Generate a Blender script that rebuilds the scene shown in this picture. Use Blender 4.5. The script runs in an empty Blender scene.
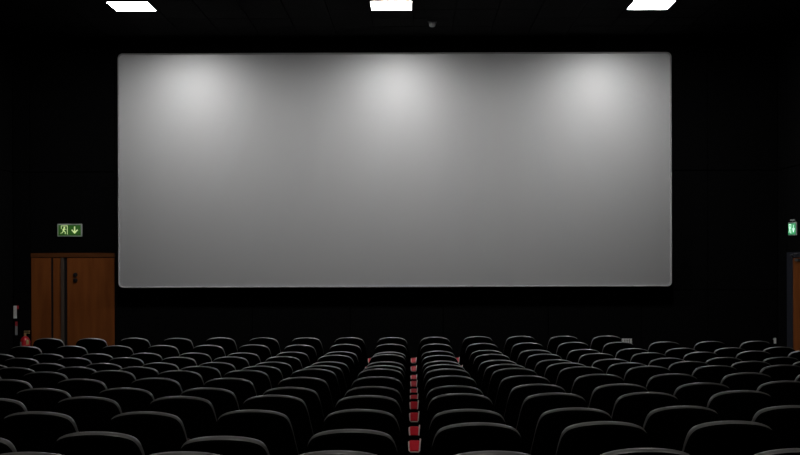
import bpy, bmesh, math, random
from mathutils import Vector, Matrix
random.seed(7)
S = bpy.context.scene
COL = S.collection
PI = math.pi

# ------------------------------------------------------------------ camera
FPX = 1169.0                       # focal length in pixels of an 800 px wide frame
EYE = 1.92                         # camera height over the floor below the screen
cd = bpy.data.cameras.new('camera')
cam = bpy.data.objects.new('camera', cd)
COL.objects.link(cam)
cam.location = (0, 0, EYE)
cam.rotation_euler = (Matrix.Rotation(PI / 2, 3, 'X') @ Matrix.Rotation(math.radians(-0.16), 3, 'Z')).to_euler()
cd.sensor_width = 36
cd.lens = 36 * FPX / 800
cd.shift_x = -13 / 800
cd.shift_y = 33.5 / 800
cd.clip_end = 100
S.camera = cam

# ------------------------------------------------------------------ world, exposure
w = bpy.data.worlds.new('world')
S.world = w
w.use_nodes = True
w.node_tree.nodes['Background'].inputs[0].default_value = (0, 0, 0, 1)
w.node_tree.nodes['Background'].inputs[1].default_value = 0
S.view_settings.view_transform = 'Standard'
S.view_settings.look = 'None'
S.view_settings.gamma = 1
S.view_settings.use_curve_mapping = False
S.view_settings.exposure = 0.0
FRONT_LIGHT = 82.0                 # emission of the three panels over the screen
FILL_LIGHT = 27.0                  # fill panels added over the seats, out of frame, to light the red armrests
FILL_ROWS = (4.33,)

# ------------------------------------------------------------------ helpers
def mat(name, col, rough=.8, spec=.3, metal=0., emit=0., noise=None, bump=None, emit_col=None):
    m = bpy.data.materials.new(name)
    m.use_nodes = True
    nt = m.node_tree
    b = nt.nodes['Principled BSDF']
    b.inputs['Base Color'].default_value = (*col, 1)
    b.inputs['Roughness'].default_value = rough
    b.inputs['Specular IOR Level'].default_value = spec
    b.inputs['Metallic'].default_value = metal
    if emit:
        b.inputs['Emission Color'].default_value = (*(emit_col or col), 1)
        b.inputs['Emission Strength'].default_value = emit
    tc = nt.nodes.new('ShaderNodeTexCoord')
    if noise:                                   # (scale vector, colour 2)
        sc, c2 = noise
        mp = nt.nodes.new('ShaderNodeMapping')
        mp.inputs['Scale'].default_value = sc
        nz = nt.nodes.new('ShaderNodeTexNoise')
        nz.inputs['Scale'].default_value = 1
        nz.inputs['Detail'].default_value = 5
        rp = nt.nodes.new('ShaderNodeValToRGB')
        rp.color_ramp.elements[0].position = .35
        rp.color_ramp.elements[0].color = (*c2, 1)
        rp.color_ramp.elements[1].position = .65
        rp.color_ramp.elements[1].color = (*col, 1)
        nt.links.new(tc.outputs['Object'], mp.inputs[0])
        nt.links.new(mp.outputs[0], nz.inputs['Vector'])
        nt.links.new(nz.outputs[0], rp.inputs[0])
        nt.links.new(rp.outputs[0], b.inputs['Base Color'])
    if bump:                                    # (scale, strength, distance)
        nz = nt.nodes.new('ShaderNodeTexNoise')
        nz.inputs['Scale'].default_value = bump[0]
        nz.inputs['Detail'].default_value = 4
        bp = nt.nodes.new('ShaderNodeBump')
        bp.inputs['Strength'].default_value = bump[1]
        bp.inputs['Distance'].default_value = bump[2]
        nt.links.new(tc.outputs['Object'], nz.inputs['Vector'])
        nt.links.new(nz.outputs[0], bp.inputs['Height'])
        nt.links.new(bp.outputs[0], b.inputs['Normal'])
    return m

def silver_screen():
    """a projection screen with gain: a broad metallic sheen and a tighter one"""
    m = bpy.data.materials.new('silver_screen_vinyl')
    m.use_nodes = True
    nt = m.node_tree
    nt.nodes.clear()
    out = nt.nodes.new('ShaderNodeOutputMaterial')
    mix = nt.nodes.new('ShaderNodeMixShader')
    mix.inputs[0].default_value = .68
    for k, r in ((1, .43), (2, .70)):
        g = nt.nodes.new('ShaderNodeBsdfAnisotropic')
        g.inputs['Color'].default_value = (.70, .70, .705, 1)
        g.inputs['Roughness'].default_value = r
        nt.links.new(g.outputs[0], mix.inputs[k])
    nt.links.new(mix.outputs[0], out.inputs[0])
    return m

M = dict(
    wall=mat('black_wall_fabric', (.0022, .0022, .0024), .95, .06, bump=(160, .4, .004)),
    ceil=mat('black_ceiling_tile', (.004, .004, .0045), .9, .1, bump=(220, .5, .003)),
    carpet=mat('black_carpet', (.004, .0036, .004), 1, .05, noise=((60, 60, 60), (.0025, .0025, .003)), bump=(300, .6, .004)),
    screen=silver_screen(),
    hem=mat('screen_hem', (.42, .42, .43), .7, .2),
    black_metal=mat('black_metal', (.01, .01, .011), .5, .4),
    wood=mat('door_veneer', (.235, .070, .016), .6, .1, noise=((9, 9, 1.2), (.175, .050, .011))),
    jamb=mat('dark_jamb', (.012, .010, .012), .6, .3),
    lintel=mat('lintel_veneer', (.13, .045, .013), .6, .1, noise=((2, 9, 14), (.09, .03, .009))),
    edge=mat('grey_edge_strip', (.085, .06, .045), .5, .35),
    blue=mat('blue_black_frame', (.022, .024, .034), .6, .3),
    leather=mat('black_leather', (.098, .094, .092), .42, .8, bump=(170, .08, .0015)),
    shell=mat('black_plastic', (.0016, .0016, .0016), .8, .0),
    matte=mat('matte_black', (.003, .003, .003), 1, 0),
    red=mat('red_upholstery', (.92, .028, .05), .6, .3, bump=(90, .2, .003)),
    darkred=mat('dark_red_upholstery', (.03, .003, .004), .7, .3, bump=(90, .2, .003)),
    trim=mat('grey_armrest_trim', (.82, .66, .63), .6, .3),
    closer=mat('dull_closer_metal', (.06, .06, .065), .5, .3),
    white=mat('white_plastic', (.8, .8, .78), .5, .4),
    greyp=mat('grey_plastic', (.30, .31, .31), .5, .4),
    grey_hous=mat('sign_housing', (.5, .52, .50), .45, .4),
    ext_red=mat('extinguisher_red', (.55, .02, .03), .35, .5),
    sign_red=mat('sign_red', (.5, .03, .04), .5, .4),
    brass=mat('brass', (.75, .55, .25), .35, .5, .6),
    green=mat('sign_green', (.015, .06, .01), .5, .3, emit=.30, emit_col=(.05, .20, .022)),
    picto=mat('sign_pictogram', (.7, .8, .5), .5, .3, emit=.62, emit_col=(.56, .70, .32)),
    green2=mat('sign_green_bright', (.02, .16, .06), .5, .3, emit=.9, emit_col=(.05, .35, .14)),
    picto2=mat('sign_pictogram_bright', (.75, .9, .8), .5, .3, emit=1.0, emit_col=(.60, .88, .70)),
    lamp=mat('panel_diffuser', (.9, .9, .9), .5, .3, emit=FRONT_LIGHT, emit_col=(1, .995, .985)),
    lamp_fill=mat('added_fill_panel', (.9, .9, .9), .5, .3, emit=FILL_LIGHT, emit_col=(1, .97, .93)),
    lampframe=mat('lamp_frame', (.02, .02, .02), .5, .4),
)

def link(name, bm, m, parent=None, smooth=False):
    me = bpy.data.meshes.new(name)
    bmesh.ops.recalc_face_normals(bm, faces=bm.faces[:])
    bm.to_mesh(me)
    bm.free()
    if smooth:
        for p in me.polygons:
            p.use_smooth = True
    me.materials.append(m)
    o = bpy.data.objects.new(name, me)
    COL.objects.link(o)
    if parent:
        o.parent = parent
    return o

def box(bm, x0, x1, y0, y1, z0, z1, bev=0.):
    r = bmesh.ops.create_cube(bm, size=1)
    vs = r['verts']
    for v in vs:
        v.co = Vector((x0 + (v.co.x + .5) * (x1 - x0), y0 + (v.co.y + .5) * (y1 - y0), z0 + (v.co.z + .5) * (z1 - z0)))
    if bev:
        es = list({e for v in vs for e in v.link_edges})
        bmesh.ops.bevel(bm, geom=es, offset=bev, segments=2, affect='EDGES', profile=.6)

def boxo(name, m, parent, x0, x1, y0, y1, z0, z1, bev=0.):
    bm = bmesh.new()
    box(bm, x0, x1, y0, y1, z0, z1, bev)
    return link(name, bm, m, parent)

def cyl(bm, p0, p1, r0, r1=None, seg=16):
    p0, p1 = Vector(p0), Vector(p1)
    d = p1 - p0
    r = bmesh.ops.create_cone(bm, cap_ends=True, segments=seg, radius1=r0, radius2=r0 if r1 is None else r1, depth=d.length)
    q = Vector((0, 0, 1)).rotation_difference(d.normalized())
    for v in r['verts']:
        v.co = q @ v.co + (p0 + p1) / 2

def lathe(bm, prof, seg=20, c=(0, 0, 0)):
    rings = []
    for r, z in prof:
        rings.append([bm.verts.new((c[0] + r * math.cos(2 * PI * k / seg), c[1] + r * math.sin(2 * PI * k / seg), c[2] + z)) for k in range(seg)])
    for a, b in zip(rings, rings[1:]):
        for k in range(seg):
            bm.faces.new((a[k], a[(k + 1) % seg], b[(k + 1) % seg], b[k]))
    bm.faces.new(rings[0][::-1])
    bm.faces.new(rings[-1])

def tube(bm, pts, r, seg=10, closed=False):
    pts = [Vector(p) for p in pts]
    n = len(pts)
    rings = []
    for i, p in enumerate(pts):
        a = pts[i - 1] if (i or closed) else p
        b = pts[(i + 1) % n] if (i < n - 1 or closed) else p
        t = (b - a).normalized()
        q = Vector((0, 0, 1)).rotation_difference(t)
        if abs(t.y) < 1e-4:                      # a loop in the XZ plane keeps one steady axis
            u = Vector((0, 1, 0)); v = t.cross(u)
        else:
            u = q @ Vector((1, 0, 0)); v = q @ Vector((0, 1, 0))
        rings.append([bm.verts.new(p + r * (math.cos(2 * PI * k / seg) * u + math.sin(2 * PI * k / seg) * v)) for k in range(seg)])
    m = n if closed else n - 1
    for i in range(m):
        a, b = rings[i], rings[(i + 1) % n]
        for k in range(seg):
            bm.faces.new((a[k], a[(k + 1) % seg], b[(k + 1) % seg], b[k]))
    if not closed:
        bm.faces.new(rings[0][::-1]); bm.faces.new(rings[-1])

def empty(name, loc, rz=0):
    o = bpy.data.objects.new(name, None)
    o.location = loc
    o.rotation_euler = (0, 0, rz)
    o.empty_display_size = .1
    COL.objects.link(o)
    return o

def tag(o, label=None, cat=None, group=None, kind=None):
    for k, v in (('label', label), ('category', cat), ('group', group), ('kind', kind)):
        if v:
            o[k] = v
    return o

def copy_tree(o, parent=None):
    c = o.copy()
    COL.objects.link(c)
    c.parent = parent
    for ch in list(o.children):
        copy_tree(ch, c)
    return c

def px(x, y, d):
    """the point at distance d that the photograph shows at pixel x, y"""
    return Vector(((x - 413) * d / FPX, d, EYE - (y - 261) * d / FPX))

# ------------------------------------------------------------------ the room
XL, XR = -6.62, 6.04               # side walls
XC = -.297                         # middle of the room
YS = 19.15                         # front of the screen
YW = 19.35                         # face of the front wall panels
YB = -4.0
ZC = EYE + 3.63                    # ceiling
def tilt(x, r):                    # the seating climbs very slightly towards the right
    return x * ((0, .0025)[r] if r < 2 else .0035) if x < 0 else x * ((.0055, .006)[r] if r < 2 else .0092)

SEAT_H = .95
PITCH = .55
ROWP = [1 / (1 / 43 - .0014 * i) for i in range(13)]
ROWY = [337, 343.8, 351.2, 355.2, 361, 364.8, 368.7, 376.3, 386, 394.8, 409.4, 424, 450.8]
ROWD = [FPX * PITCH / p for p in ROWP]
ROWT = [EYE - (y - 261) / p * PITCH for y, p in zip(ROWY, ROWP)]
ROWF = [t - SEAT_H for t in ROWT]

def floor_z(t):
    prof = [(-6, .62), (1.2, .40), (3.25, .335)] + sorted(zip(ROWD, ROWF)) + [(16.2, 0), (30, 0)]
    for (a, za), (b, zb) in zip(prof, prof[1:]):
        if a <= t <= b:
            return za + (zb - za) * (t - a) / (b - a)
    return 0

bm = bmesh.new()
ys = [YB - .2, 0, 1.2] + sorted(ROWD) + [16.2, 17.5, YW + .25]
xs = [XL - .2, XL + 1.3, 0, XR - 1.3, XR + .2]
top = [[bm.verts.new((x, y, floor_z(y) + (tilt(x, 5) if y < 13.9 else tilt(x, 1) if y < 14.9 else tilt(x, 0) if y < 15.5 else 0))) for x in xs] for y in ys]
bot = [[bm.verts.new((v.co.x, v.co.y, -.3)) for v in r] for r in top]
for j in range(len(ys) - 1):
    for i in range(len(xs) - 1):
        bm.faces.new((top[j][i], top[j][i + 1], top[j + 1][i + 1], top[j + 1][i]))
        bm.faces.new((bot[j][i], bot[j + 1][i], bot[j + 1][i + 1], bot[j][i + 1]))
tag(link('floor', bm, M['carpet']), kind='structure')

ceiling = tag(boxo('ceiling', M['ceil'], None, XL - .2, XR + .2, YB - .2, YW + .25, ZC + .03, ZC + .25), kind='structure')
TP = 3.68 / 6                      # tile pitch
LY = 16.57                        # middle of the lights over the screen
tiles_me = None
light_cells = {(k, 0) for k in (-6, 0, 6)}
for r_ in FILL_ROWS:
    for k in (-6, 0, 6):
        light_cells.add((k, round((r_ - LY) / TP)))
for j in range(-8, 4):
    for i in range(-9, 10):
        if (i, j) in light_cells:
            continue
        cx, cy = XC + i * TP, LY + j * TP
        x0, x1, y0, y1 = -TP / 2 + .006, TP / 2 - .006, -TP / 2 + .006, TP / 2 - .006
        if tiles_me is None:
            o = boxo('ceiling_tile', M['ceil'], ceiling, x0, x1, y0, y1, 0, .028, .004)
            tiles_me = o.data
        else:
            o = bpy.data.objects.new('ceiling_tile', tiles_me)
            COL.objects.link(o); o.parent = ceiling
        o.location = (cx, cy, ZC + random.uniform(0, .003))

# front wall: backing with fabric panels proud of it, open where the door stands
wf = tag(boxo('wall_front', M['wall'], None, XL - .2, XR + .2, YW + .05, YW + .25, -.3, ZC + .25), kind='structure')
DL, DR, DT = px(30, 0, YW).x, px(115, 0, YW).x, px(0, 252, YW).z
seams = [XL, DL, DR, px(252, 0, YW).x, px(350, 0, YW).x, px(443, 0, YW).x, px(548, 0, YW).x, px(641, 0, YW).x, px(708, 0, YW).x, XR]
for a, b in zip(seams, seams[1:]):
    tiers = [(0.0, 1.42), (1.432, 3.40), (3.412, ZC + .02)]
    if a == DL:
        tiers = [(DT + .012, 3.40), (3.412, ZC + .02)]
    for z0, z1 in tiers:
        boxo('wall_panel', M['wall'], wf, a + .005, b - .005, YW, YW + .045, z0, z1, .006)
for side, xw, s in (('left', XL, -1), ('right', XR, 1)):
    ws = tag(boxo('wall_' + side, M['wall'], None, *sorted((xw + s * .05, xw + s * .25)), YB - .2, YW + .25, -.3, ZC + .25), kind='structure')
    yseam = [YB, -1, 2, 5, 8, 11, 14, 17.68, 18.87, YW - .002] if side == 'right' else [YB, -1, 2, 5, 8, 11, 14, 17, YW - .002]
    for a, b in zip(yseam, yseam[1:]):
        z0 = EYE + .13 if (a == 17.68 and side == 'right') else .42 if a < 8 else .3 if a < 14 else 0
        for za, zb in ((z0, 3.40), (3.412, ZC + .02)):
            boxo('wall_panel', M['wall'], ws, *sorted((xw, xw + s * .045)), a + .005, b - .005, za, zb, .006)
tag(boxo('wall_back', M['wall'], None, XL - .2, XR + .2, YB - .4, YB, -.3, ZC + .25), kind='structure')

# ------------------------------------------------------------------ the screen
sx0, sx1 = px(119, 0, YS).x, px(671.3, 0, YS).x
sz1, sz0 = px(0, 53.4, YS).z, px(0, 286.6, YS).z
def rrect(x0, x1, z0, z1, r, y, n=6):
    pts = []
    for cx, cz, a0 in ((x1 - r, z1 - r, 0), (x0 + r, z1 - r, 90), (x0 + r, z0 + r, 180), (x1 - r, z0 + r, 270)):
        for k in range(n + 1):
            a = math.radians(a0 + 90 * k / n)
            pts.append((cx + r * math.cos(a), y, cz + r * math.sin(a)))
    return pts
scr = tag(empty('cinema_screen', ((sx0 + sx1) / 2, YS + .1, 0)),
          'huge grey cinema screen with rounded corners lit by three ceiling panels', 'screen')
def local(pts, o):
    return [Vector(p) - o.location for p in pts]
bm = bmesh.new()
pts = local(rrect(sx0, sx1, sz0, sz1, .07, YS), scr)
f = [bm.verts.new(p) for p in pts]
b_ = [bm.verts.new(p + Vector((0, .02, 0))) for p in pts]
bm.faces.new(f); bm.faces.new(b_[::-1])
for k in range(len(f)):
    k2 = (k + 1) % len(f)
    bm.faces.new((f[k], b_[k], b_[k2], f[k2]))
link('screen_surface', bm, M['screen'], scr)
bm = bmesh.new()
tube(bm, local(rrect(sx0, sx1, sz0, sz1, .07, YS - .004), scr), .013, 8, True)
tag(link('screen_hem', bm, M['hem'], scr, True), 'thin pale hem running round the screen edge')
bm = bmesh.new()
for x in (sx0 + .15, XC, sx1 - .15):
    box(bm, x - .03, x + .03, YS + .03, YW - .002, sz0 + .1, sz1 - .1)
box(bm, sx0 + .1, sx1 - .1, YS + .022, YS + .09, sz1 - .14, sz1 - .08)
box(bm, sx0 + .1, sx1 - .1, YS + .022, YS + .09, sz0 + .08, sz0 + .14)
o = link('mounting_frame', bm, M['black_metal'], scr)
for v in o.data.vertices:
    v.co -= scr.location

# ------------------------------------------------------------------ ceiling lights
def light(i, y, m, label, group):
    t = tag(empty('ceiling_light', (XC + i * TP, y, ZC)), label, 'ceiling light', group)
    h = .284
    boxo('diffuser', m, t, -h, h, -h, h, -.012, .02, .003)
    bm = bmesh.new()
    o_ = .300
    for x0, x1, y0, y1 in ((-o_, o_, -o_, -h - .001), (-o_, o_, h + .001, o_), (-o_, -h - .001, -h, h), (h + .001, o_, -h, h)):
        box(bm, x0, x1, y0, y1, -.014, .028)
    link('light_frame', bm, M['lampframe'], t)
G = 'square light panels over the screen'
light(-6, LY, M['lamp'], 'bright square ceiling light panel over the left end of the screen', G)
light(0, LY, M['lamp'], 'bright square ceiling light panel over the middle of the screen', G)
light(6, LY, M['lamp'], 'bright square ceiling light panel over the right end of the screen', G)
for r_, nm in zip(FILL_ROWS, ('just in front of the camera',)):  # unseen panels, added only to brighten armrest ends and seat rims
    for i, sd in ((-6, 'left'), (0, 'middle'), (6, 'right')):
        light(i, LY + round((r_ - LY) / TP) * TP, M['lamp_fill'], 'added out-of-frame square fill panel, %s one of three %s' % (sd, nm), 'added fill panels over the seats')

p = px(433, 21, 17.69)
t = tag(empty('smoke_detector', (p.x, p.y, ZC)), 'small round grey smoke detector on the black ceiling beside the middle light', 'smoke detector')
bm = bmesh.new(); lathe(bm, [(.02, -.095), (.04, -.085), (.052, -.06), (.055, -.022)]); link('sensor', bm, M['greyp'], t, True)
bm = bmesh.new(); lathe(bm, [(.055, -.03), (.066, -.024), (.07, -.008), (.07, 0)]); link('base', bm, M['greyp'], t, True)

# ------------------------------------------------------------------ doors
d1 = tag(empty('door_1', ((DL + DR) / 2, YW + .05, 0)), kind='structure')
def dpart(name, m, x0, x1, z0, z1, y0=0., y1=.045, bev=.003, lab=None):
    a, b = px(x0, 0, YW).x - d1.location.x, px(x1, 0, YW).x - d1.location.x
    o = boxo(name, m, d1, a, b, y0 - .05, y1 - .05, z0, z1, bev)
    if lab:
        o['label'] = lab
    return o
LZ = px(0, 256.6, YW).z
dpart('lintel', M['lintel'], 30.6, 114.6, LZ + .004, DT, .004, .046, lab='darker wooden strip across the top of the doors')
dpart('side_panel', M['wood'], 31, 50.4, 0.02, LZ - .006, .012, .046, lab='fixed narrow wooden panel left of the door')
dpart('jamb', M['jamb'], 50.6, 52.6, 0.02, LZ, .03, .048)
dpart('narrow_panel', M['wood'], 52.8, 60.3, 0.02, LZ - .006, .018, .046, lab='slim wooden strip between dark joints')
dpart('edge_strip', M['edge'], 60.6, 63.6, 0.02, LZ, .0, .046, lab='grey brown edge strip beside the door')
dpart('jamb', M['jamb'], 63.8, 66.6, 0.02, LZ, .03, .048)
lf = dpart('door_leaf', M['wood'], 67, 114, 0.02, LZ - .008, .006, .046, lab='wide plain wooden door leaf')
for yy in (273.8, 279.4):
    q = px(75.3, yy, YW) - d1.location
    bm = bmesh.new()
    cyl(bm, (q.x, -.045, q.z), (q.x, -.062, q.z), .036, .032, 18)
    cyl(bm, (q.x, -.062, q.z), (q.x, -.075, q.z), .016, .014, 12)
    o = link('lock_disc', bm, M['black_metal'], lf)
    o['label'] = 'round black lock fitting on the door'

d2 = tag(empty('door_2', (XR, 18.27, 0)), kind='structure')
zt = EYE + .035
bm = bmesh.new()
box(bm, -.012, .04, .305, .59, 0, zt + .09, .003)
link('far_jamb', bm, M['blue'], d2)
boxo('near_jamb', M['blue'], d2, -.012, .04, -.575, -.50, 0, zt + .09, .003)
boxo('header', M['blue'], d2, -.012, .04, -.50, .305, zt + .006, zt + .09, .003)
l2 = boxo('door_leaf', M['wood'], d2, -.004, .04, -.495, .30, 0.02, zt, .003)
bm = bmesh.new()
box(bm, -.04, -.005, -.05, .12, zt - .055, zt - .015, .004)
tube(bm, [(-.03, .17, zt - .005), (-.10, .10, zt + .04), (-.02, .02, zt + .07)], .009, 8)
o = link('door_closer', bm, M['closer'], l2)
boxo('handle', M['black_metal'], l2, -.05, -.003, -.42, -.39, .92, 1.22, .004)

# ------------------------------------------------------------------ exit signs
def exit_sign(name, loc, rz, label, gm, pm, W=.405, H=.21, D_=.035, bracket=False):
    """face looks along local -Y, flat pictograms a few mm proud"""
    t = tag(empty(name, loc, rz), label, 'exit sign')
    boxo('housing', M['grey_hous'], t, -W / 2, W / 2, -D_, 0, -H / 2, H / 2, .006)
    face = boxo('sign_face', gm, t, -W / 2 + .018, W / 2 - .018, -D_ - .005, -D_ + .004, -H / 2 + .018, H / 2 - .018, .002)
    bm = bmesh.new()
    s = H / .21
    def poly(pts, ox, oz):
        a = [bm.verts.new(((ox + x) * s, -D_ - .0075, (oz + z) * s)) for x, z in pts]
        c = [bm.verts.new(((ox + x) * s, -D_ - .0045, (oz + z) * s)) for x, z in pts]
        bm.faces.new(a); bm.faces.new(c[::-1])
        for k in range(len(a)):
            bm.faces.new((a[k], c[k], c[(k + 1) % len(a)], a[(k + 1) % len(a)]))
    def bar(x0, z0, x1, z1, wd, ox, oz):
        d = Vector((x1 - x0, z1 - z0)).normalized() * wd / 2
        nx, nz = -d.y, d.x
        poly([(x0 + nx, z0 + nz), (x0 - nx, z0 - nz), (x1 - nx, z1 - nz), (x1 + nx, z1 + nz)], ox, oz)
    ox = -.085
    # doorway
    bar(-.055, .072, .055, .072, .012, ox, 0); bar(.05, .076, .05, -.07, .012, ox, 0); bar(-.05, .07, -.05, .02, .010, ox, 0)
    # running figure
    poly([(.0 + .014 * math.cos(2 * PI * k / 10), .046 + .014 * math.sin(2 * PI * k / 10)) for k in range(10)], ox, 0)
    bar(-.004, .030, -.014, -.012, .026, ox, 0)
    bar(.0, .024, .032, .012, .010, ox, 0); bar(-.006, .026, -.036, .004, .010, ox, 0)
    bar(-.012, -.012, .016, -.032, .013, ox, 0); bar(.016, -.032, .014, -.064, .012, ox, 0)
    bar(-.018, -.012, -.034, -.042, .013, ox, 0); bar(-.034, -.042, -.062, -.052, .011, ox, 0)
    # arrow pointing down
    ax = .085
    bar(0, .062, 0, -.03, .022, ax, 0)
    bar(-.050, .008, .004, -.050, .020, ax, 0); bar(.050, .008, -.004, -.050, .020, ax, 0)
    link('pictogram', bm, pm, face)['label'] = 'pale running figure in a doorway and a downward arrow'
    if bracket:
        bm = bmesh.new()
        box(bm, -.10, .10, -D_, 0, H / 2 + .02, H / 2 + .05, .004)
        box(bm, -.012, .012, -D_ + .002, -.004, H / 2, H / 2 + .02)
        link('bracket', bm, M['greyp'], t)
p = px(70.3, 229.3, YW)
exit_sign('exit_sign', (p.x, YW, p.z), 0, 'green exit sign with running figure and down arrow above the left wooden door', M['green'], M['picto'])
exit_sign('exit_sign', (XR, 18.56, px(0, 230, 18.56).z), -PI / 2, 'bright green exit sign seen edge-on above the right-hand door', M['green2'], M['picto2'], D_=.02, W=.38, bracket=True)

# ------------------------------------------------------------------ small things by the left door
p0, p1 = px(13.4, 304.6, YW), px(16.8, 317.3, YW)
t = tag(empty('fire_notice', (p0.x, YW, p1.z)), 'upper narrow white and red notice on the black wall left of the door', 'sign')
boxo('plate', M['white'], t, 0, p1.x - p0.x, -.006, 0, 0, p0.z - p1.z, .001)
boxo('red_band', M['sign_red'], t, p1.x - p0.x + .002, p1.x - p0.x + .032, -.006, 0, p0.z - p1.z - .055, p0.z - p1.z, .001)
p0, p1 = px(15.0, 320.5, YW), px(17.4, 334, YW)
t = tag(empty('fire_notice', (p0.x, YW, p1.z)), 'lower slim pinkish notice on the black wall above the fire extinguisher', 'sign')
boxo('plate', M['greyp'], t, 0, p1.x - p0.x, -.006, 0, 0, (p0.z - p1.z) * .68, .001)
boxo('red_band', M['sign_red'], t, 0, p1.x - p0.x, -.006, 0, (p0.z - p1.z) * .69, p0.z - p1.z, .001)

p = px(24.6, 332.5, YW - .12)
t = tag(empty('fire_extinguisher', (p.x, YW - .10, p.z - .50)), 'red fire extinguisher with white label hanging on the wall beside the left door', 'fire extinguisher')
bm = bmesh.new(); lathe(bm, [(.06, 0), (.075, .015), (.08, .04), (.08, .36), (.07, .41), (.04, .445), (.025, .455)], 24)
link('cylinder', bm, M['ext_red'], t, True)
bm = bmesh.new()
def wrap_label(bm, a_from, a_to, z0, z1, rad=.0815):
    n = 7
    f_, b_ = [], []
    for rr, lst in ((rad + .0015, f_), (rad - .001, b_)):
        for k in range(n):
            a = math.radians(a_from + (a_to - a_from) * k / (n - 1))
            lst.append((bm.verts.new((rr * math.cos(a), rr * math.sin(a), z0)), bm.verts.new((rr * math.cos(a), rr * math.sin(a), z1))))
    for k in range(n - 1):
        bm.faces.new((f_[k][0], f_[k + 1][0], f_[k + 1][1], f_[k][1]))
        bm.faces.new((b_[k][0], b_[k][1], b_[k + 1][1], b_[k + 1][0]))
        bm.faces.new((f_[k][1], f_[k + 1][1], b_[k + 1][1], b_[k][1]))
        bm.faces.new((f_[k][0], b_[k][0], b_[k + 1][0], f_[k + 1][0]))
wrap_label(bm, -155, -118, .30, .37)
link('paper_label', bm, M['white'], t)['label'] = 'white label low on the cylinder'
bm = bmesh.new()
wrap_label(bm, -62, -25, .32, .40)
link('paper_label', bm, M['brass'], t)['label'] = 'pale yellow label'
bm = bmesh.new(); cyl(bm, (0, 0, .45), (0, 0, .50), .022, .020); box(bm, -.02, .075, -.012, .012, .50, .515, .003); box(bm, -.02, .08, -.012, .012, .53, .545, .003)
link('valve', bm, M['brass'], t)
bm = bmesh.new(); tube(bm, [(.02, -.01, .48), (.07, -.03, .47), (.098, -.03, .40), (.10, -.02, .28), (.10, -.02, .15)], .010, 8)
link('hose', bm, M['shell'], t, True)
boxo('wall_bracket', M['black_metal'], t, -.03, .03, .078, .10, .12, .44)

# slotted grille low on the front wall, right of the front row
p0, p1 = px(621.6, 339.2, YW), px(631.6, 344.4, YW)
W, H = p1.x - p0.x, p0.z - p1.z
t = tag(empty('wall_vent', (p0.x, YW, p1.z)), 'small pale slotted vent low on the black wall right of the front row', 'vent')
boxo('backing', M['jamb'], t, 0, W, -.008, 0, 0, H)
bm = bmesh.new()
box(bm, 0, W, -.014, -.008, 0, .008); box(bm, 0, W, -.014, -.008, H - .008, H); box(bm, 0, .008, -.014, -.008, .008, H - .008); box(bm, W - .008, W, -.014, -.008, .008, H - .008)
link('vent_frame', bm, M['white'], t)
for k in range(5):
    x = .022 + k * (W - .044) / 4
    boxo('slat', M['white'], t, x - .009, x + .009, -.013, -.008, .008, H - .008)

p = px(774.8, 341.5, YW)
t = tag(empty('wall_marker', (p.x, YW, p.z - .05)), 'tiny pale marker plate low on the front wall near the right corner', 'sign')
boxo('plate', M['white'], t, -.022, .018, -.012, 0, 0, .095, .004)
boxo('tab', M['white'], t, -.034, -.022, -.010, 0, .062, .085, .002)

# ------------------------------------------------------------------ the seats
def outline():
    """right half of the back seen from behind: (half width, drop below the crown), softly arched with angled shoulders"""
    ctl = [(0, 0), (.045, .0022), (.088, .0088), (.122, .0180), (.148, .0290), (.165, .0400), (.177, .0540), (.1865, .0720),
           (.1940, .0960), (.2010, .1260), (.2110, .1800), (.2250, .2500), (.2350, .3300), (.2340, .4000), (.2250, .5000), (.2150, .6000)]
    pts = []
    for k in range(len(ctl) - 1):
        p0, p1, p2, p3 = (Vector(ctl[max(0, k - 1)]) if k else Vector((-.045, .0022))), Vector(ctl[k]), Vector(ctl[k + 1]), Vector(ctl[min(len(ctl) - 1, k + 2)])
        for q in ((0, .5) if k < 11 else (0,)):
            pts.append(.5 * ((2 * p1) + (p2 - p0) * q + (2 * p0 - 5 * p1 + 4 * p2 - p3) * q * q + (3 * p1 - p0 - 3 * p2 + p3) * q ** 3))
    pts.append(Vector(ctl[-1]))
    return pts

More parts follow.
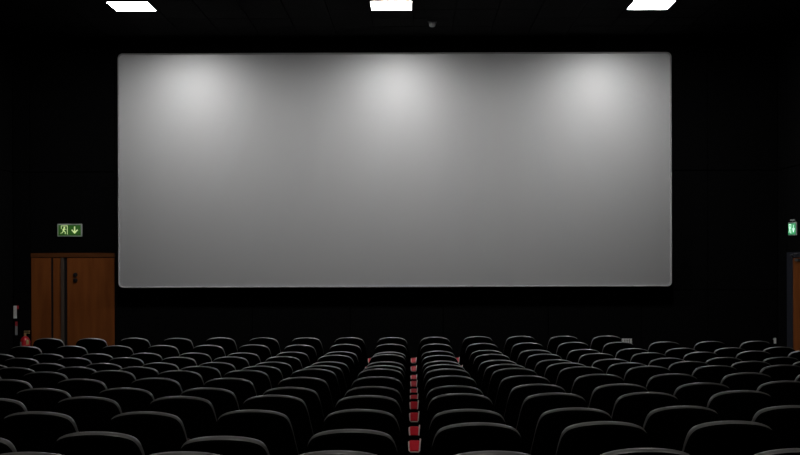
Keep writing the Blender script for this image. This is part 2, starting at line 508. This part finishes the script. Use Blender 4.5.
def back_mesh(inset, R, T, yc):
    """a pad with a rolled edge filling that outline, wrapped forward at the sides; local origin at its foot"""
    H = .60
    half = outline()
    P = [Vector((-p.x, H - p.y)) for p in reversed(half)] + [Vector((p.x, H - p.y)) for p in half[1:]]
    Q = []
    for i in range(len(P)):
        t = (P[min(i + 1, len(P) - 1)] - P[max(i - 1, 0)]).normalized()
        k = min(1, max(0, (H - P[i].y - .05) / .09))
        Q.append(P[i] + Vector((t.y, -t.x)) * (inset * (1 - k) - .004 * k if inset else 0))
    P = Q
    nn = len(P)
    nor = []
    for i in range(nn):
        t = (P[min(i + 1, nn - 1)] - P[max(i - 1, 0)]).normalized()
        nor.append(Vector((t.y, -t.x)))            # towards the inside
    rings = []
    bm = bmesh.new()
    def place(x, y, z):
        y = y + .055 * (x / .21) ** 2 - .012 * math.sin(PI * min(1, z / H))
        return bm.verts.new((x, y + yc, z))
    for j in range(9):
        ph = -PI / 2 + PI * j / 8
        ins = R * (1 - math.cos(ph))
        rings.append([place(P[i].x + nor[i].x * ins, T * math.sin(ph), P[i].y + nor[i].y * ins) for i in range(nn)])
    for u, v in zip(rings, rings[1:]):
        for i in range(nn - 1):
            bm.faces.new((u[i], u[i + 1], v[i + 1], v[i]))
    for ring, y in ((rings[0], -T), (rings[-1], T)):
        h = nn // 2
        cols = []
        for i in range(h):
            A, B = ring[i], ring[nn - 1 - i]
            xa, za = A.co.x, A.co.z
            mid = [place(xa * (1 - 2 * q), y, za) for q in (.2, .4, .6, .8)]
            cols.append([A] + mid + [B])
        for u, v in zip(cols, cols[1:]):
            for k in range(5):
                bm.faces.new((u[k], u[k + 1], v[k + 1], v[k]))
        last = cols[-1]
        bm.faces.new(last + [ring[h]])
    bm.faces.ensure_lookup_table()
    bmesh.ops.remove_doubles(bm, verts=bm.verts[:], dist=.0004)
    bmesh.ops.holes_fill(bm, edges=[e for e in bm.edges if e.is_boundary], sides=0)
    return bm

def make_seat():
    t = empty('cinema_chair', (0, 0, 0))
    tag(t, 'x', 'seat', 'rows of black cinema seats')
    bk = link('backrest', back_mesh(0, .040, .040, 0), M['leather'], t, True)
    sh = link('back_shell', back_mesh(.0003, .010, .014, -.038), M['shell'], bk, True)
    bk.location = (0, .10, SEAT_H - .60 * math.cos(math.radians(11)) - .0)
    bk.rotation_euler = (math.radians(11), 0, 0)
    # tipped-up cushion
    bm = bmesh.new()
    box(bm, -.185, .185, -.055, .055, -.21, .21, .04)
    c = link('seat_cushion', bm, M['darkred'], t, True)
    c.location = (0, .26, .56); c.rotation_euler = (math.radians(-12), 0, 0)
    arm(t, .275)
    return t

def arm(t, x):
    ar = empty('armrest', (x, 0, -.014)); ar.parent = t
    # black top, red padded end sloping up and away from the rows behind
    bm = bmesh.new()
    box(bm, -.034, .034, .066, .30, .634, .680, .010)
    link('arm_top', bm, M['matte'], ar)
    bm = bmesh.new()
    prof = [(-.018, .629), (-.021, .637), (.010, .657), (.040, .677), (.050, .684), (.062, .685), (.070, .676), (.070, .629)]
    hw = .030
    L = [bm.verts.new((-hw, y, z)) for y, z in prof]
    R = [bm.verts.new((hw, y, z)) for y, z in prof]
    bm.faces.new(L); bm.faces.new(R[::-1])
    for k in range(len(prof)):
        k2 = (k + 1) % len(prof)
        bm.faces.new((L[k], R[k], R[k2], L[k2]))
    bmesh.ops.bevel(bm, geom=bm.edges[:], offset=.004, segments=2, affect='EDGES')
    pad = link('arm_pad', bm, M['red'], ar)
    pad['label'] = 'red padded armrest end'
    bm = bmesh.new()
    tube(bm, [(-.033, .038, .679), (-.032, .006, .657), (-.030, -.022, .638), (-.024, -.028, .628), (.024, -.028, .628), (.030, -.022, .638), (.032, .008, .660), (.036, .050, .694)], .0048, 8)
    tr = link('arm_trim', bm, M['trim'], ar, True)
    tr['label'] = 'thin grey edging round the armrest end'
    bm = bmesh.new()
    box(bm, -.022, .022, .03, .27, .06, .634, .006)
    box(bm, -.03, .03, .0, .30, -.03, .06, .006)
    link('support', bm, M['shell'], ar)
    return ar

def ordinal(n):
    return ('first second third fourth fifth sixth seventh eighth ninth tenth eleventh twelfth').split()[n - 1]

proto = make_seat()
used = False
row_ends = []
# seats whose backs lean further back than their neighbours' in the photograph: extra px of drop
lean = {(11, -1): 4.8, (11, -2): 11.5, (11, -3): 6.8, (11, -4): 10, (3, -1): -1.4, (3, -2): -1.2, (2, -1): .2}
for r in range(13):
    rowname = 'in the front row' if r == 0 else ('in the nearest row' if r == 12 else
              '%s row from the screen' % ordinal(r + 1) if r < 7 else '%s nearest row' % ordinal(13 - r))
    lo, hi = -9, (4 if r == 0 else 7)
    for c in range(lo, hi + 1):
        x = (c + .5) * PITCH
        y = ROWD[r]
        if abs(x * FPX / y + 13) - .24 * FPX / y > 400 + 40:      # wholly outside the frame
            continue
        o = proto if not used else copy_tree(proto)
        used = True
        n = -c if c < 0 else c + 1
        o['label'] = 'black padded cinema seat, %s %s of the red armrest line, %s' % (ordinal(n), 'left' if c < 0 else 'right', rowname)
        o.location = (x + .005, y, ROWF[r] + .005 + tilt(x, r) * (.35 if r == 12 and x > 0 else 1))
        jit = random.uniform(-.9, .9)
        for ch in o.children:
            if ch.name.startswith('backrest'):
                ex = lean.get((r, c), 0.) / ROWP[r] * PITCH        # metres of drop wanted
                ch.rotation_euler = (math.radians(11 + jit + ex * 60), 0, math.radians(random.uniform(-.8, .8)))
                ch.location.z += random.uniform(-.003, .003) - ex * .7
        if c == lo:
            row_ends.append(o)
for o in row_ends:                       # the last seat of a row has an armrest on its outer side too
    arm(o, -.275)
